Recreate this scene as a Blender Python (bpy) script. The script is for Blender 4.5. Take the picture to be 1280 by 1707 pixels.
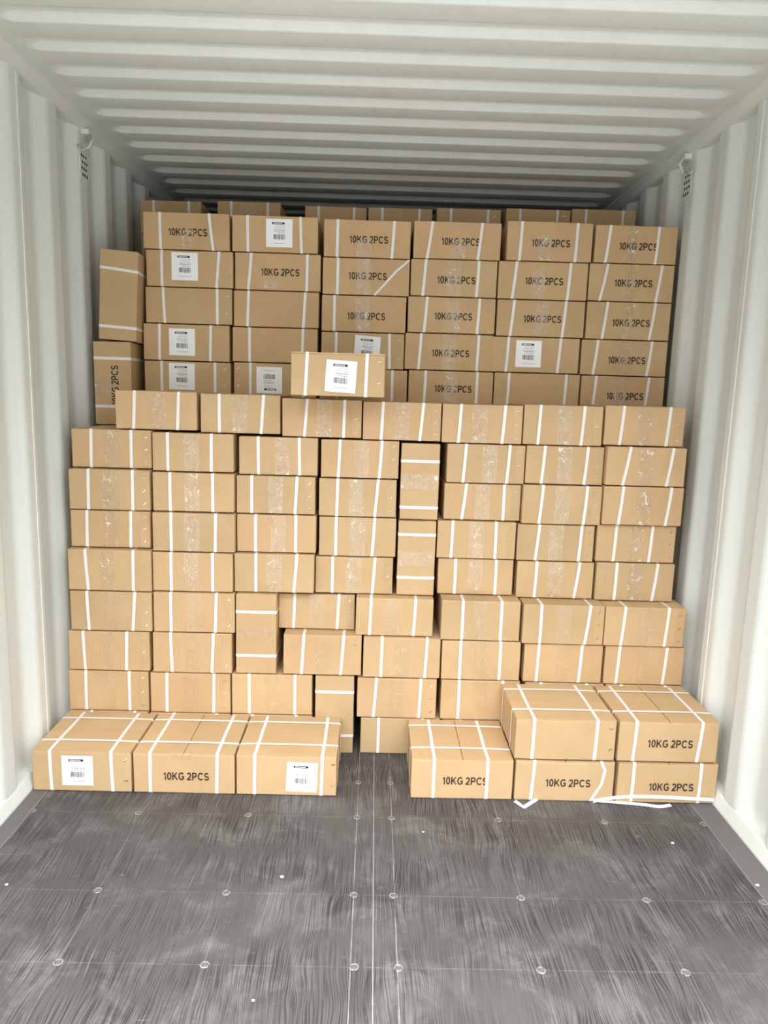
import bpy, math, random
from mathutils import Matrix, Vector, noise

for o in list(bpy.data.objects):
    bpy.data.objects.remove(o, do_unlink=True)
scene = bpy.context.scene
col = scene.collection

# ------------------------------------------------------------------ camera
FPX, CXP, CYP = 1198.39, 640.0, 853.5
RIGHT = Vector((0.99952142, -0.01129614, 0.02879802))
DOWN = Vector((0.02659658, -0.16159241, -0.98649912))
FWD = Vector((0.01579717, 0.98679293, -0.16121463))
EYE = Vector((-0.03328, 0.0, 1.37406))
cd = bpy.data.cameras.new('camera')
cam = bpy.data.objects.new('camera', cd)
col.objects.link(cam)
m = Matrix.Identity(4)
for i in range(3):
    m[i][0] = RIGHT[i]; m[i][1] = -DOWN[i]; m[i][2] = -FWD[i]; m[i][3] = EYE[i]
cam.matrix_world = m
cd.sensor_fit = 'VERTICAL'
cd.sensor_height = 24.0
cd.sensor_width = 24.0
cd.lens = FPX * 24.0 / 1707.0
cd.clip_start = 0.02
scene.camera = cam

# ------------------------------------------------------------------ light
SKY_TOP = (0.93, 0.97, 1.0)
SKY_STRENGTH = 10.4
DOOR_Y = 1.05
w = bpy.data.worlds.new('overcast_sky')
scene.world = w
w.use_nodes = True
nt = w.node_tree
nt.nodes.clear()
out = nt.nodes.new('ShaderNodeOutputWorld')
bg = nt.nodes.new('ShaderNodeBackground')
tc = nt.nodes.new('ShaderNodeTexCoord')
sep = nt.nodes.new('ShaderNodeSeparateXYZ')
ramp = nt.nodes.new('ShaderNodeValToRGB')
SKY_STOPS = [(0.0, (0.075, 0.078, 0.08)), (0.22, (0.105, 0.108, 0.11)), (0.55, (0.70, 0.72, 0.74)), (1.0, (1.28, 1.32, 1.36))]   # dim horizon, bright overcast overhead
for i, (p, c) in enumerate(SKY_STOPS):
    e = ramp.color_ramp.elements[i] if i < 2 else ramp.color_ramp.elements.new(p)
    e.position = p; e.color = (*c, 1)
nt.links.new(tc.outputs['Generated'], sep.inputs[0])
nt.links.new(sep.outputs['Z'], ramp.inputs[0])
nt.links.new(ramp.outputs[0], bg.inputs[0])
bg.inputs[1].default_value = SKY_STRENGTH
nt.links.new(bg.outputs[0], out.inputs[0])
scene.view_settings.view_transform = 'Standard'
scene.view_settings.look = 'None'
scene.view_settings.exposure = 0.0
scene.view_settings.gamma = 1.0
scene.view_settings.use_curve_mapping = False
scene.cycles.max_bounces = 14
scene.cycles.diffuse_bounces = 10
scene.cycles.glossy_bounces = 4
scene.cycles.transparent_max_bounces = 12

# ------------------------------------------------------------------ materials
class NT:
    def __init__(self, name, rough=0.6, spec=0.4):
        self.m = bpy.data.materials.new(name)
        self.m.use_nodes = True
        self.t = self.m.node_tree
        self.b = self.t.nodes['Principled BSDF']
        self.b.inputs['Roughness'].default_value = rough
        self.b.inputs['Specular IOR Level'].default_value = spec
    def n(self, typ, **kw):
        nd = self.t.nodes.new(typ)
        for k, v in kw.items():
            if k in nd.inputs: nd.inputs[k].default_value = v
            else: setattr(nd, k, v)
        return nd
    def l(self, a, b): self.t.links.new(a, b)
    def coord(self, scale=(1, 1, 1), rnd=False):
        tc = self.n('ShaderNodeTexCoord')
        src = tc.outputs['Object']
        if rnd:
            oi = self.n('ShaderNodeObjectInfo')
            mu = self.n('ShaderNodeMath', operation='MULTIPLY'); mu.inputs[1].default_value = 37.0
            self.l(oi.outputs['Random'], mu.inputs[0])
            ad = self.n('ShaderNodeVectorMath', operation='ADD')
            self.l(src, ad.inputs[0]); self.l(mu.outputs[0], ad.inputs[1])
            src = ad.outputs[0]
        mp = self.n('ShaderNodeMapping'); mp.inputs['Scale'].default_value = scale
        self.l(src, mp.inputs[0])
        return mp.outputs[0]
    def noise(self, co, scale, detail=3, rough=0.5, dist=0.0):
        nd = self.n('ShaderNodeTexNoise')
        nd.inputs['Scale'].default_value = scale; nd.inputs['Detail'].default_value = detail
        nd.inputs['Roughness'].default_value = rough; nd.inputs['Distortion'].default_value = dist
        self.l(co, nd.inputs['Vector']); return nd.outputs['Fac']
    def ramp(self, fac, stops):
        r = self.n('ShaderNodeValToRGB')
        el = r.color_ramp.elements
        while len(el) > 2: el.remove(el[-1])
        for i, (p, c) in enumerate(stops):
            e = el[i] if i < 2 else el.new(p)
            e.position = p
            e.color = (c, c, c, 1) if isinstance(c, (int, float)) else (*c, 1)
        self.l(fac, r.inputs[0]); return r.outputs[0]
    def math(self, op, a, b=None, clamp=False):
        nd = self.n('ShaderNodeMath', operation=op); nd.use_clamp = clamp
        for i, x in enumerate((a, b)):
            if x is None: continue
            if isinstance(x, (int, float)): nd.inputs[i].default_value = x
            else: self.l(x, nd.inputs[i])
        return nd.outputs[0]
    def mix(self, fac, a, b, mode='MIX'):
        nd = self.n('ShaderNodeMix', data_type='RGBA', blend_type=mode)
        for s, x in ((0, fac), (6, a), (7, b)):
            if isinstance(x, (int, float)): nd.inputs[s].default_value = x
            elif isinstance(x, tuple): nd.inputs[s].default_value = (*x, 1)
            else: self.l(x, nd.inputs[s])
        return nd.outputs[2]
    def bump(self, h, strength=0.3, dist=0.001, to=None):
        b = self.n('ShaderNodeBump'); b.inputs['Strength'].default_value = strength; b.inputs['Distance'].default_value = dist
        self.l(h, b.inputs['Height']); self.l(b.outputs[0], (to or self.b).inputs['Normal']); return b.outputs[0]
    def color(self, c):
        if isinstance(c, tuple): self.b.inputs['Base Color'].default_value = (*c, 1)
        else: self.l(c, self.b.inputs['Base Color'])

def make_cardboard():
    t = NT('corrugated_cardboard', 0.72, 0.25)
    co = t.coord((1, 1, 1), rnd=True)
    big = t.noise(co, 5.0, 3)
    fib = t.noise(t.coord((60, 60, 4), rnd=True), 3.0, 3)
    c = t.mix(t.ramp(big, [(0.3, 0.0), (0.7, 1.0)]), (0.512, 0.350, 0.188), (0.575, 0.402, 0.224))
    c = t.mix(t.math('MULTIPLY', fib, 0.18), c, (0.37, 0.25, 0.14))
    oi = t.n('ShaderNodeObjectInfo')
    tint = t.ramp(oi.outputs['Random'], [(0.0, (0.92, 0.92, 0.90)), (0.5, (1.0, 0.985, 0.96)), (1.0, (1.0, 0.95, 0.93))])
    c = t.mix(1.0, c, tint, 'MULTIPLY')
    t.color(c)
    wv = t.n('ShaderNodeTexWave'); wv.bands_direction = 'X'
    wv.inputs['Scale'].default_value = 45.0; wv.inputs['Distortion'].default_value = 0.6
    t.l(co, wv.inputs['Vector'])
    h = t.math('ADD', t.math('MULTIPLY', wv.outputs['Fac'], 0.25), t.noise(co, 14, 2))
    t.bump(h, 0.25, 0.002)
    return t.m

def make_tape(name='wrinkled_clear_tape', crease=0.75, shine=0.09, wrinkle=0.8):
    t = NT(name)
    t.t.nodes.remove(t.b)
    om = [n for n in t.t.nodes if n.type == 'OUTPUT_MATERIAL'][0]
    tr = t.n('ShaderNodeBsdfTransparent'); tr.inputs[0].default_value = (1.0, 0.985, 0.95, 1)
    gl = t.n('ShaderNodeBsdfGlossy'); gl.inputs['Roughness'].default_value = 0.14
    df = t.n('ShaderNodeBsdfDiffuse'); df.inputs[0].default_value = (0.88, 0.78, 0.62, 1)
    co = t.coord((1, 1, 1), rnd=True)
    # pale creases of trapped air, with wrinkle glints painted in as diffuse colour
    wn = t.n('ShaderNodeTexNoise'); wn.inputs['Scale'].default_value = 26; wn.inputs['Detail'].default_value = 2
    t.l(co, wn.inputs['Vector'])
    ad = t.n('ShaderNodeVectorMath', operation='MULTIPLY_ADD')
    t.l(wn.outputs['Color'], ad.inputs[0]); ad.inputs[1].default_value = (0.06, 0.02, 0.06); t.l(co, ad.inputs[2])
    mp = t.n('ShaderNodeMapping'); mp.inputs['Scale'].default_value = (72, 1, 30); t.l(ad.outputs[0], mp.inputs[0])
    vo = t.n('ShaderNodeTexVoronoi', feature='DISTANCE_TO_EDGE'); vo.inputs['Scale'].default_value = 1.0
    t.l(mp.outputs[0], vo.inputs['Vector'])
    lines = t.ramp(vo.outputs['Distance'], [(0.0, 1.0), (0.035, 0.9), (0.075, 0.0)])
    patch = t.ramp(t.noise(co, 30, 3, 0.6), [(0.46, 0.0), (0.60, 1.0)])
    cr = t.math('MULTIPLY', lines, patch)
    film = t.ramp(t.noise(co, 45, 2), [(0.35, 0.02), (0.75, 0.14)])
    fac = t.math('ADD', t.math('MULTIPLY', cr, crease), film, clamp=True)
    h = t.math('ADD', t.math('MULTIPLY', lines, 0.6), t.math('MULTIPLY', t.noise(co, 60, 2), 0.6))
    bn = t.bump(h, wrinkle, 0.003, to=gl)
    t.l(bn, df.inputs['Normal'])
    m1 = t.n('ShaderNodeMixShader'); t.l(fac, m1.inputs[0]); t.l(tr.outputs[0], m1.inputs[1]); t.l(df.outputs[0], m1.inputs[2])
    m2 = t.n('ShaderNodeMixShader'); m2.inputs[0].default_value = shine
    t.l(m1.outputs[0], m2.inputs[1]); t.l(gl.outputs[0], m2.inputs[2])
    t.l(m2.outputs[0], om.inputs[0])
    return t.m

def plain(name, c, rough=0.5, spec=0.4, metal=0.0):
    t = NT(name, rough, spec); t.color(c); t.b.inputs['Metallic'].default_value = metal; return t.m

def make_strap():
    t = NT('white_polypropylene_strap', 0.4, 0.4)
    co = t.coord((1, 1, 1), rnd=True)
    t.color(t.mix(t.noise(co, 20, 2), (0.72, 0.69, 0.68), (0.80, 0.775, 0.76)))
    t.bump(t.noise(co, 400, 1), 0.2, 0.0005)
    return t.m

def make_paint():
    t = NT('pale_grey_container_paint', 0.5, 0.35)
    co = t.coord()
    a = t.noise(co, 1.3, 4, 0.6)
    st = t.noise(t.coord((14, 14, 0.8)), 1.0, 4, 0.6)
    c = t.mix(t.ramp(a, [(0.3, 0.0), (0.7, 1.0)]), (0.655, 0.678, 0.640), (0.70, 0.718, 0.68))
    c = t.mix(t.math('MULTIPLY', t.ramp(st, [(0.45, 0.0), (0.8, 1.0)]), 0.35), c, (0.55, 0.565, 0.535))
    t.color(c)
    t.bump(t.noise(co, 9, 3), 0.15, 0.006)
    return t.m

def make_floor():
    t = NT('dark_worn_plywood', 0.55, 0.35)
    base = t.coord()
    wn = t.n('ShaderNodeTexNoise'); wn.inputs['Scale'].default_value = 1.0; wn.inputs['Detail'].default_value = 3
    mpw = t.n('ShaderNodeMapping'); mpw.inputs['Scale'].default_value = (5.0, 1.6, 1); t.l(base, mpw.inputs[0])
    t.l(mpw.outputs[0], wn.inputs['Vector'])
    ad = t.n('ShaderNodeVectorMath', operation='MULTIPLY_ADD')
    t.l(wn.outputs['Color'], ad.inputs[0]); ad.inputs[1].default_value = (0.11, 0.0, 0.0); t.l(base, ad.inputs[2])
    mp = t.n('ShaderNodeMapping'); mp.inputs['Scale'].default_value = (360, 5.5, 1); t.l(ad.outputs[0], mp.inputs[0])
    g = t.noise(mp.outputs[0], 1.0, 2, 0.55)
    grain = t.ramp(g, [(0.43, 1.0), (0.53, 0.0)])
    gp = t.ramp(t.noise(base, 2.6, 4, 0.6), [(0.36, 0.12), (0.58, 1.0)])
    c0 = t.mix(t.noise(base, 3.0, 5, 0.6), (0.066, 0.060, 0.058), (0.108, 0.099, 0.096))
    c = t.mix(t.math('MULTIPLY', grain, t.math('MULTIPLY', gp, 0.78)), c0, (0.020, 0.016, 0.015))
    c = t.mix(t.math('MULTIPLY', t.ramp(g, [(0.60, 0.0), (0.70, 1.0)]), t.math('MULTIPLY', gp, 0.30)), c, (0.20, 0.185, 0.18))
    # chalky dust and scuffs
    d1 = t.ramp(t.noise(base, 5.5, 8, 0.72, 0.6), [(0.48, 0.0), (0.76, 1.0)])
    c = t.mix(t.math('MULTIPLY', t.math('MULTIPLY', d1, t.ramp(g, [(0.35, 0.25), (0.6, 1.0)])), 0.42), c, (0.36, 0.34, 0.33))
    d2 = t.ramp(t.noise(t.coord((2, 9, 1)), 3.0, 9, 0.75, 1.2), [(0.63, 0.0), (0.72, 1.0)])
    c = t.mix(t.math('MULTIPLY', d2, 0.35), c, (0.50, 0.48, 0.46))
    sp = t.ramp(t.noise(base, 75, 4, 0.7), [(0.70, 0.0), (0.76, 1.0)])
    c = t.mix(t.math('MULTIPLY', sp, 0.5), c, (0.6, 0.58, 0.56))
    # pale scribed lines along the board joints and screw rows
    sx = t.n('ShaderNodeSeparateXYZ'); t.l(base, sx.inputs[0])
    brk = t.ramp(t.noise(t.coord((20, 7, 1)), 1.0, 4, 0.7), [(0.36, 0.0), (0.62, 1.0)])
    def line(axis, pos, wd, amt, cc):
        d = t.math('ABSOLUTE', t.math('SUBTRACT', sx.outputs[axis], pos))
        k = t.math('MULTIPLY', t.math('LESS_THAN', d, wd), t.math('MULTIPLY', brk, amt))
        return t.mix(k, cc, (0.62, 0.60, 0.57))
    for x in (-0.058, 0.056): c = line('X', x, 0.0014, 0.36, c)
    for x in (-0.762, 0.762, -0.413, 0.408): c = line('X', x, 0.0012, 0.18, c)
    for y in (2.172, 1.80, 1.545): c = line('Y', y, 0.0015, 0.12, c)
    t.color(c)
    t.l(t.ramp(g, [(0.3, 0.72), (0.6, 0.5)]), t.b.inputs['Roughness'])
    t.bump(t.math('SUBTRACT', t.noise(base, 30, 4), grain), 0.35, 0.0015)
    return t.m

M_CARD = make_cardboard()
M_TAPE = make_tape()
M_TAPE_FLAT = make_tape('smooth_clear_tape', 0.22, 0.06, 0.35)
M_STRAP = make_strap()
M_PAINT = make_paint()
M_FLOOR = make_floor()
M_INK = plain('dark_brown_ink', (0.055, 0.036, 0.022), 0.7, 0.2)
M_PAPER = plain('white_label_paper', (0.86, 0.86, 0.86), 0.55, 0.3)
M_BLACK = plain('black_print', (0.012, 0.012, 0.012), 0.5, 0.3)
M_GREY = plain('grey_print', (0.22, 0.22, 0.25), 0.6, 0.3)
M_STEEL = plain('staple_steel', (0.72, 0.66, 0.56), 0.28, 0.5, 1.0)
M_SCREW = plain('worn_screw_steel', (0.16, 0.15, 0.145), 0.5, 0.5, 0.3)
M_GROOVE = plain('dark_gap', (0.02, 0.018, 0.016), 0.9, 0.1)
M_STRIP = plain('painted_edge_strip', (0.13, 0.12, 0.118), 0.5, 0.4)
M_YARD = plain('pale_concrete_yard', (0.27, 0.268, 0.26), 0.9, 0.2)
M_SEAM = plain('dusty_joint', (0.30, 0.29, 0.28), 0.8, 0.2)
M_CHALK2 = plain('dusty_rim', (0.27, 0.26, 0.25), 0.8, 0.2)
M_CHALK = plain('chalky_white', (0.72, 0.71, 0.69), 0.8, 0.2)

# ------------------------------------------------------------------ mesh helpers
def mesh_obj(name, verts, faces, mat, parent=None, M=None, smooth=False):
    me = bpy.data.meshes.new(name)
    if M is not None: verts = [tuple(M @ Vector(v)) for v in verts]
    me.from_pydata(verts, [], faces)
    me.materials.append(mat)
    if smooth: me.polygons.foreach_set('use_smooth', [True] * len(me.polygons))
    me.update()
    o = bpy.data.objects.new(name, me)
    col.objects.link(o)
    if parent: o.parent = parent
    return o

def share(name, me, parent, M=None):
    o = bpy.data.objects.new(name, me); col.objects.link(o); o.parent = parent
    if M is not None: o.matrix_local = M
    return o

def empty(name, loc, label, cat, group=None, rz=0.0):
    o = bpy.data.objects.new(name, None); col.objects.link(o)
    o.location = loc; o.rotation_euler = (0, 0, rz); o.empty_display_size = 0.05
    tag(o, label, cat, group); return o

def tag(o, label, cat, group=None):
    o['label'] = label; o['category'] = cat
    if group: o['group'] = group
    return o

def struct(o): o['kind'] = 'structure'; return o

def boxvf(x0, x1, y0, y1, z0, z1):
    v = [(x, y, z) for z in (z0, z1) for y in (y0, y1) for x in (x0, x1)]
    f = [(0, 2, 3, 1), (4, 5, 7, 6), (0, 1, 5, 4), (2, 6, 7, 3), (0, 4, 6, 2), (1, 3, 7, 5)]
    return v, f

def merge(parts):
    V, F = [], []
    for v, f in parts:
        k = len(V); V += v; F += [tuple(i + k for i in q) for q in f]
    return V, F

def rounded_box(w, d, h, r, seed, bulge=0.0005, n=(7, 6, 4)):
    """closed carton, base at z=0, softened edges and slightly uneven panels"""
    dims = (w, d, h)
    def lines(L, k):
        a = [0, r * 0.35, r, r * 2.2]
        mid = [r * 2.2 + (L - 4.4 * r) * i / k for i in range(1, k)]
        return a + mid + [L - x for x in reversed(a)]
    ls = [lines(dims[i], n[i]) for i in range(3)]
    idx, V, F = {}, [], []
    off = seed * 3.17
    def vert(p):
        key = (round(p[0], 6), round(p[1], 6), round(p[2], 6))
        if key in idx: return idx[key]
        inner = Vector([min(max(p[i], r), dims[i] - r) for i in range(3)])
        dv = Vector(p) - inner
        q = inner + (dv.normalized() * r if dv.length > 1e-9 else dv)
        c = Vector((q[0] / w - .5, q[1] / d - .5, q[2] / h - .5))
        nz = noise.noise(Vector((q[0] * 14 + off, q[1] * 14, q[2] * 18 + off)))
        nd = noise.noise_vector(Vector((q[0] * 9 + off, q[1] * 9 + 5, q[2] * 9 + off)))
        q = q + nd * 0.0008
        face = (1 - min(1, abs(2 * c[0])) ** 4) * (1 - min(1, abs(2 * c[2])) ** 4)
        s = -1 if c[1] < 0 else 1
        q.y += s * face * bulge * (0.4 + nz)
        q = Vector((q.x, q.y, min(max(q.z, 0.0), h)))
        idx[key] = len(V); V.append((q.x - w / 2, q.y - d / 2, q.z)); return idx[key]
    for ax in range(3):
        u, v = [(1, 2), (0, 2), (0, 1)][ax]
        for side in (0, 1):
            for i in range(len(ls[u]) - 1):
                for j in range(len(ls[v]) - 1):
                    q = []
                    for (a, b) in ((i, j), (i + 1, j), (i + 1, j + 1), (i, j + 1)):
                        p = [0, 0, 0]; p[ax] = dims[ax] * side; p[u] = ls[u][a]; p[v] = ls[v][b]; q.append(vert(p))
                    flip = (side == 0) != (ax == 1)
                    F.append(tuple(reversed(q)) if flip else tuple(q))
    return V, F

def ribbon(path, normals, width_dirs, width, th, closed=False):
    """flat band of real thickness along path"""
    V, F = [], []
    n = len(path)
    for p, nn, wd in zip(path, normals, width_dirs):
        p, nn, wd = Vector(p), Vector(nn).normalized(), Vector(wd).normalized()
        for a, b in ((-.5, 0), (.5, 0), (.5, 1), (-.5, 1)):
            V.append(tuple(p + wd * a * width + nn * b * th))
    rng = range(n) if closed else range(n - 1)
    for i in rng:
        j = (i + 1) % n
        for k in range(4):
            l = (k + 1) % 4
            F.append((i * 4 + k, j * 4 + k, j * 4 + l, i * 4 + l))
    if not closed:
        F.append((3, 2, 1, 0)); k = (n - 1) * 4; F.append((k, k + 1, k + 2, k + 3))
    return V, F

SW = 0.0110
def strap_fb(w, d, h, pts, off=0.0006, seed=0):
    """loop round front, bottom, back, top. pts: [(x, zfrac)] down the front from top to bottom"""
    rn = random.Random(seed)
    r = 0.004
    P, N = [], []
    def add(x, y, z, ny, nz): P.append((x, y, z)); N.append((0, ny, nz))
    yf, yb = -d / 2 - off, d / 2 + off
    zt, zb = h + .0006, -.0006
    xt, xb = pts[0][0], pts[-1][0]
    # front
    add(xt, yf + r, zt, 0, 1); add(xt, yf + r * .3, zt - r * .3, -1, 1)
    for i, (x, zf) in enumerate(pts):
        z = min(max(h * zf, r), h - r)
        add(x, yf - (0.0010 if 0 < i < len(pts) - 1 else 0), z, -1, 0)
    add(xb, yf + r * .3, zb + r * .3, -1, -1); add(xb, yf + r, zb, 0, -1)
    add(xb, yb - r, zb, 0, -1); add(xb, yb - r * .3, zb + r * .3, 1, -1); add(xb, yb, r, 1, 0)
    add(xt, yb, h - r, 1, 0); add(xt, yb - r * .3, zt - r * .3, 1, 1); add(xt, yb - r, zt, 0, 1)
    for k in (0.6, 0.2, -0.3):
        add(xt + rn.uniform(-.0015, .0015), k * d / 2, zt + 0.0002, 0, 1)
    return ribbon(P, N, [(1, 0, 0)] * len(P), SW, 0.0006, True)

def strap_lr(w, d, h, y, y2, off=0.0015, sag=0.0):
    r = 0.006
    P, N = [], []
    def add(x, yy, z, nx, nz): P.append((x, yy, z)); N.append((nx, 0, nz))
    xl, xr = -w / 2 - off, w / 2 + off
    zt, zb = h + off, -off + 0.0002
    add(xl + r, y, zt - .001, 0, 1)
    for k in (-.6, 0, .6): add(k * w / 2, y + (y2 - y) * (k + 1) / 2, zt + .0006, 0, 1)
    add(xr - r, y2, zt - .001, 0, 1); add(xr - r * .3, y2, zt - r * .35, 1, 1)
    add(xr, y2, h - r, 1, 0); add(xr, y2 - sag, r, 1, 0); add(xr - r * .3, y2 - sag, zb + r * .3, 1, -1)
    add(xr - r, y2, zb, 0, -1); add(xl + r, y, zb, 0, -1); add(xl + r * .3, y, zb + r * .3, -1, -1)
    add(xl, y - sag, r, -1, 0); add(xl, y, h - r, -1, 0); add(xl + r * .3, y, zt - r * .35, -1, 1)
    return ribbon(P, N, [(0, 1, 0)] * len(P), SW, 0.0006, True)

def tape_strip(d, h, cx, width, z0, z1, seed, top=0.0, foff=0.0009):
    """sheet of clear tape down the front face, optionally folded over on to the top"""
    rn = random.Random(seed)
    nx = 9; P = []
    rows = []
    if top > 0:
        rows += [(-d / 2 + top, h + .0009), (-d / 2 + top * .5, h + .0009), (-d / 2 + .004, h + .0008)]
        z1 = h - .002
    nz = 12
    for j in range(nz + 1): rows.append((-d / 2 - foff, z1 + (z0 - z1) * j / nz))
    V, F = [], []
    for j, (y, z) in enumerate(rows):
        for i in range(nx + 1):
            x = cx + width * (i / nx - .5) + 0.0025 * noise.noise(Vector((seed, z * 25, 0)))
            e = 0.00028 * rn.random()
            if z >= h: V.append((x, y, z + e))
            else: V.append((x, y - e, z))
    for j in range(len(rows) - 1):
        for i in range(nx):
            a = j * (nx + 1) + i
            F.append((a, a + nx + 1, a + nx + 2, a + 1))
    return V, F

# printed text, made once: heavy grotesque strokes on a 0..1 high grid
def arc(cx, cz, rx, rz, a0, a1, n=10):
    return [(cx + rx * math.cos(math.radians(a0 + (a1 - a0) * i / n)), cz + rz * math.sin(math.radians(a0 + (a1 - a0) * i / n))) for i in range(n + 1)]
TH = 0.178
GL = {  # glyph: (width, [centre lines])
 '1': (.50, [[(.10, .74), (.24, .80), (.33, .93), (.33, 0.0)]]),
 '0': (.66, [arc(.30, .5, .22, .42, 90, 450, 24)]),
 'K': (.82, [[(.09, 0), (.09, 1)], [(.68, 1), (.16, .40)], [(.30, .58), (.72, 0)]]),
 'G': (.86, [arc(.42, .5, .34, .42, 42, 180, 10) + arc(.42, .5, .34, .42, 190, 318, 10) + [(.70, .22), (.70, .45), (.44, .45)]]),
 '2': (.66, [arc(.30, .68, .22, .235, 165, -30, 10) + [(.38, .40), (.12, .17), (.08, .08), (.56, .08)]]),
 'P': (.74, [[(.09, 0), (.09, .92), (.40, .92)] + arc(.40, .685, .20, .235, 90, -90, 8) + [(.09, .45)]]),
 'C': (.84, [arc(.42, .5, .34, .42, 42, 318, 20)]),
 'S': (.72, [arc(.34, .705, .245, .215, 20, 180, 8) + arc(.34, .705, .245, .215, 190, 262, 4) + arc(.34, .295, .265, .215, 82, -5, 6) + arc(.34, .295, .265, .215, -10, -160, 8)]),
 ' ': (.22, [])}
def text_mesh(body, width, height):
    V, F = [], []
    x = 0.0
    for ch in body:
        wd, lines = GL[ch]
        for ln in lines:
            P = [Vector((p[0], p[1])) for p in ln]
            P = [p for i, p in enumerate(P) if i == 0 or (p - P[i - 1]).length > 1e-4]
            k = len(V)
            for i, p in enumerate(P):
                a, b = P[max(i - 1, 0)], P[min(i + 1, len(P) - 1)]
                d0 = (p - a).normalized() if i > 0 else (b - p).normalized()
                d1 = (b - p).normalized() if i < len(P) - 1 else d0
                t = (d0 + d1).normalized() if (d0 + d1).length > .1 else d0
                nrm = Vector((-t.y, t.x)); c = max(.55, nrm.dot(Vector((-d0.y, d0.x))))
                for s_ in (.5, -.5):
                    q = p + nrm * (TH * s_ / c)
                    for y in (-.00012, .00012): V.append((x + q.x, y, min(max(q.y, 0), 1)))
            for i in range(len(P) - 1):
                a, b = k + i * 4, k + i * 4 + 4
                F += [(a, a + 2, b + 2, b), (a + 1, b + 1, b + 3, a + 3), (a, b, b + 1, a + 1), (a + 2, a + 3, b + 3, b + 2)]
        x += wd + .07
    xs = [v[0] for v in V]; x0, x1 = min(xs), max(xs)
    V = [((v[0] - (x0 + x1) / 2) / (x1 - x0) * width, v[1], (v[2] - .5) * height) for v in V]
    me = bpy.data.meshes.new('printed_text'); me.from_pydata(V, [], F); me.materials.append(M_INK); me.update()
    return me
TEXT_ME = text_mesh('10KG 2PCS', 0.155, 0.0285)

def sheet(x0, x1, z0, z1, y0, y1): return boxvf(x0, x1, y0, y1, z0, z1)
_rn = random.Random(5)
LABEL_ME = {}
def mk(name, parts, mat):
    v, f = merge(parts); me = bpy.data.meshes.new(name); me.from_pydata(v, [], f); me.materials.append(mat); me.update(); return me
LW, LH = 0.106, 0.108
LABEL_ME['label'] = mk('label', [sheet(-LW / 2, LW / 2, -LH / 2, LH / 2, -.0003, 0)], M_PAPER)
bar = []
bx, bz, bh, bw = 0.0, 0.0375, 0.0080, 0.051
for k in range(7):      # rounded-end black bar built as a stadium
    t0 = -math.pi / 2 + math.pi * k / 6
ring = [(bw / 2 - bh * .3 + bh * .3 * math.cos(a), bh / 2 * math.sin(a)) for a in [math.radians(x) for x in range(-90, 91, 30)]]
ring += [(-x, z) for x, z in reversed(ring)]
bv = [(bx + x - .004, -.0004, bz + z) for x, z in ring] + [(bx + x - .004, -.0003, bz + z) for x, z in ring]
nb = len(ring)
bf = [tuple(range(nb))] + [(i, i + nb, (i + 1) % nb + nb, (i + 1) % nb) for i in range(nb)]
LABEL_ME['title_bar'] = mk('title_bar', [(bv, bf)], M_BLACK)
parts = []; x = -.020
while x < .034 - .018:
    wd = _rn.uniform(.0012, .0026)
    parts.append(sheet(x - .004, x - .004 + wd, bz - .0017, bz + .0017 + _rn.uniform(-.0006, .0004), -.0005, -.0004)); x += wd + .0008
LABEL_ME['title_letters'] = mk('title_letters', parts, M_PAPER)
parts = []
for z, a, b, hh in ((.0285, -.010, .024, .0006), (.0235, -.018, .022, .0005), (.0200, -.014, .020, .0005), (.0135, -.022, .026, .0007), (.0085, -.019, .023, .0014), (.0015, -.012, .022, .0011)):
    x = a
    while x < b:
        wd = _rn.uniform(.002, .006) if z > -.03 else .048
        parts.append(sheet(x, min(x + wd, b), z - hh, z + hh, -.0004, -.0003)); x += wd + .0012
LABEL_ME['small_print'] = mk('small_print', parts, M_GREY)
LABEL_ME['underline'] = mk('underline', [sheet(-.022, .026, -.0394, -.0380, -.0004, -.0003)], M_GREY)
parts = []; x = -.023
while x < .024:
    wd = _rn.choice((.0007, .0009, .0014, .0020))
    parts.append(sheet(x, x + wd, -.0235 - (.002 if _rn.random() < .25 else 0), -.0045, -.0004, -.0003)); x += wd + _rn.choice((.0008, .0010, .0018))
LABEL_ME['barcode'] = mk('barcode', parts, M_BLACK)

# wire staple, pressed in on the slant
def staple_mesh():
    P = []
    for k in range(9):
        a = k / 8
        P.append((-.0065 + .013 * a, -.0008 - .0012 * abs(math.sin(a * math.pi * 2)), .0016 * math.sin(a * math.pi * 2)))
    v, f = ribbon(P, [(0, -1, 0)] * 9, [(0, 0, 1)] * 9, .0028, .0008)
    me = bpy.data.meshes.new('staple'); me.from_pydata(v, [], f); me.materials.append(M_STEEL); me.update(); return me
STAPLE_ME = staple_mesh()

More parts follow.
